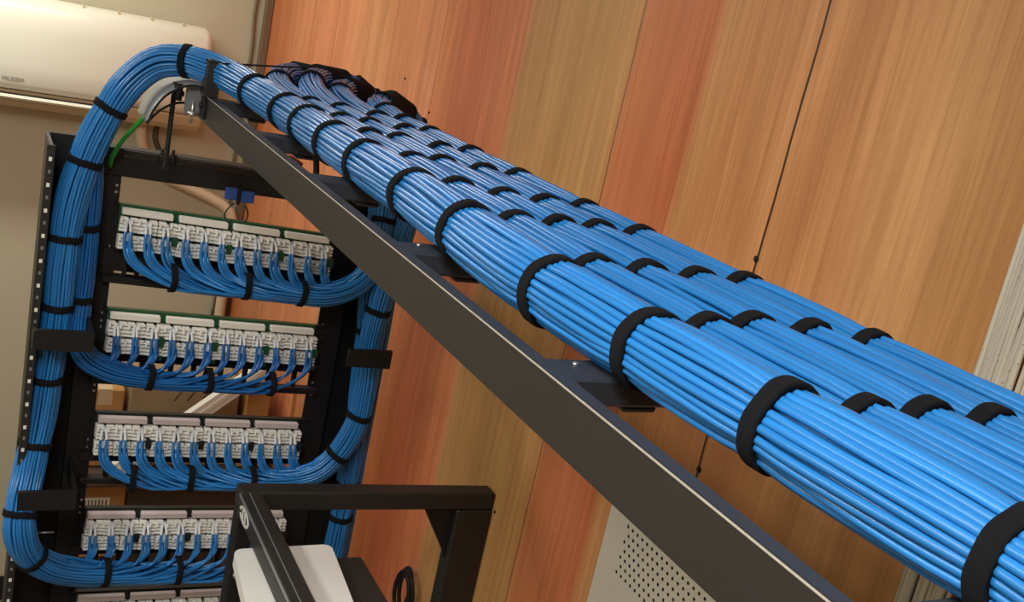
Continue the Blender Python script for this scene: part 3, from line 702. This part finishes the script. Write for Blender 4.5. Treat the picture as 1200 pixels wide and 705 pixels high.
# emblem on the outer face of the rail: white oval with a slash
em = MB()
def oval(cy, cz, a, b, n=28): return [(cy+a*math.cos(6.283*i/n), cz+b*math.sin(6.283*i/n)) for i in range(n)]
cy, cz = 1.555, FZ-.019
for i in range(26):
    t0 = 6.283*i/28; t1 = 6.283*(i+1)/28
    q = [(cy+.032*math.cos(t0), cz+.014*math.sin(t0)), (cy+.032*math.cos(t1), cz+.014*math.sin(t1)), (cy+.025*math.cos(t1), cz+.009*math.sin(t1)), (cy+.025*math.cos(t0), cz+.009*math.sin(t0))]
    em.prism(q, 0, .4648, .4664)
for dy in (-.012, .004): em.prism([(cy+dy, cz-.010), (cy+dy+.005, cz-.010), (cy+dy+.012, cz+.010), (cy+dy+.007, cz+.010)], 0, .4648, .4664)
em.build('emblem', M['stripe'], tr_)
for z in (-1.0, -1.012, -1.024): MB().cyl((.478, FY-.012, z), (.478, FY-.020, z), .004, 8).build('cage_screw', M['zinc'], fr)
for o in list(bpy.data.objects):
    if o.type == 'MESH' and (o.parent is fr or o.parent is tr_):      # the frame hangs slightly lower at the wall
        for v in o.data.vertices: v.co.z -= .036*(v.co.x+WL[o].x-.47)
# mounted unit: black chassis with white rounded cover
un = thing('network_unit', 'black unit with a white rounded top cover mounted in the wall frame', 'network unit', (.55, 1.3, -1.02))
mb = MB().box(.480, .664, 1.09, 1.488, -1.03, -.9315, 0, .004); mb.build('chassis', M['black2'], un)
def rr(x0, x1, y0, y1, r, n=6):
    P = []
    for cx, cy, a in ((x1-r, y1-r, 0), (x0+r, y1-r, 90), (x0+r, y0+r, 180), (x1-r, y0+r, 270)):
        for i in range(n+1): t = math.radians(a+90*i/n); P.append((cx+r*math.cos(t), cy+r*math.sin(t)))
    return P
MB().prism([(x-(1.495-y)*.09, y) for x, y in rr(.438, .606, 1.05, 1.495, .016)], 2, -.931, -.9095).build('top_cover', M['paper'], un)
# coiled cord
pts = []
for i in range(60):
    t = i/60*6.283*2.4; pts.append((.950+.006*math.sin(t*.8), 1.86+.030*math.cos(t)+.012*math.sin(t*.4), -1.262+.052*math.sin(t)-.01*i/60))
tag(MB().tube(catmull(pts+[(.955, 1.80, -1.40), (.955, 1.80, -1.8)], .01), .0050, 8).build('coiled_cord', M['black']), 'black cord coiled on the plywood right of the white cover', 'cord')

# ------------------------------------------------------------------ white perforated enclosure on the plywood
en = thing('wall_enclosure', 'white steel enclosure with a perforated panel on the plywood below the rail', 'enclosure', (.96, .97, -1.45))
MB().box(.962, .980, .62, 1.225, -1.5, -.60, 0, .003).build('cabinet', M['encl'], en)

# ------------------------------------------------------------------ grey riser cables on the plywood
tg = thing('grey_cable_bundle', 'pale grey vertical cable bundle on the plywood at the right edge', 'cable bundle', (.955, .63, ZF))
offs = [(-.030+.0062*i, .010*math.sin(i*2.1)*.6) for i in range(11)]+[(-.026+.0062*i, -.006) for i in range(9)]
for i, (dy, dx) in enumerate(offs):
    pts = []
    for k in range(14):
        z = ZC-.02-k*.25
        fl = 1+.10*math.sin(z*2.3)
        pts.append((.958+dx+.0015*math.sin(z*7+i*2), .647+dy*fl+.0024*math.sin(z*6+i*1.7), z))
    MB().tube(catmull(pts, .03), .0031, 8).build('cable', M['greycable'], tg)
tag(MB().box(.958, .979, .560, .592, -.66, -.50, 0, .003).build('wall_plate', M['actan']), 'small cream wall box on the plywood right of the grey cables', 'wall box')

# ------------------------------------------------------------------ camera
R = np.array([[0.875, -0.063, -0.48], [-0.438, 0.32, -0.84], [0.207, 0.945, 0.252]])
def cam_rot():
    f = 1204
    d = lambda x, y: Vector((x-600, -(y-352.5), -f))
    Y = d(-28, -106).normalized(); Z = -d(-393, 4940).normalized(); Z = (Z-Y*Z.dot(Y)).normalized(); X = Y.cross(Z)
    return Matrix((X, Y, Z))
cam = bpy.data.cameras.new('camera'); co = bpy.data.objects.new('camera', cam); COL.objects.link(co)
cam.sensor_width = 36; cam.lens = 36*1204/1200; cam.clip_start = .02
co.matrix_world = Matrix.Translation((0, 0, Z0)) @ cam_rot().to_4x4()
scene.camera = co

# ------------------------------------------------------------------ lights (ceiling lamps of the room)
def area(name, loc, sx, sy, e, col=(1, .9, .76), rot=(0, 0, 0)):
    l = bpy.data.lights.new(name, 'AREA'); l.shape = 'RECTANGLE'; l.size = sx; l.size_y = sy; l.energy = e; l.color = col
    o = bpy.data.objects.new(name, l); COL.objects.link(o); o.location = (loc[0], loc[1], loc[2]+Z0); o.rotation_euler = rot; return o
area('ceiling_light', (-.35, 3.15, ZC-.02), 1.5, .22, 26, (1, .96, .86))
area('ceiling_light', (-.30, .10, ZC-.02), .5, .9, 32, (1, .96, .90))
area('ceiling_light', (-1.3, .9, ZC-.02), .4, 1.4, 34, (1, .96, .88))
w = bpy.data.worlds.new('world'); scene.world = w; w.use_nodes = True
w.node_tree.nodes['Background'].inputs[0].default_value = (.9, .85, .8, 1); w.node_tree.nodes['Background'].inputs[1].default_value = .2
scene.view_settings.view_transform = 'Standard'; scene.view_settings.look = 'None'
scene.view_settings.exposure = 0; scene.view_settings.gamma = 1; scene.view_settings.use_curve_mapping = False
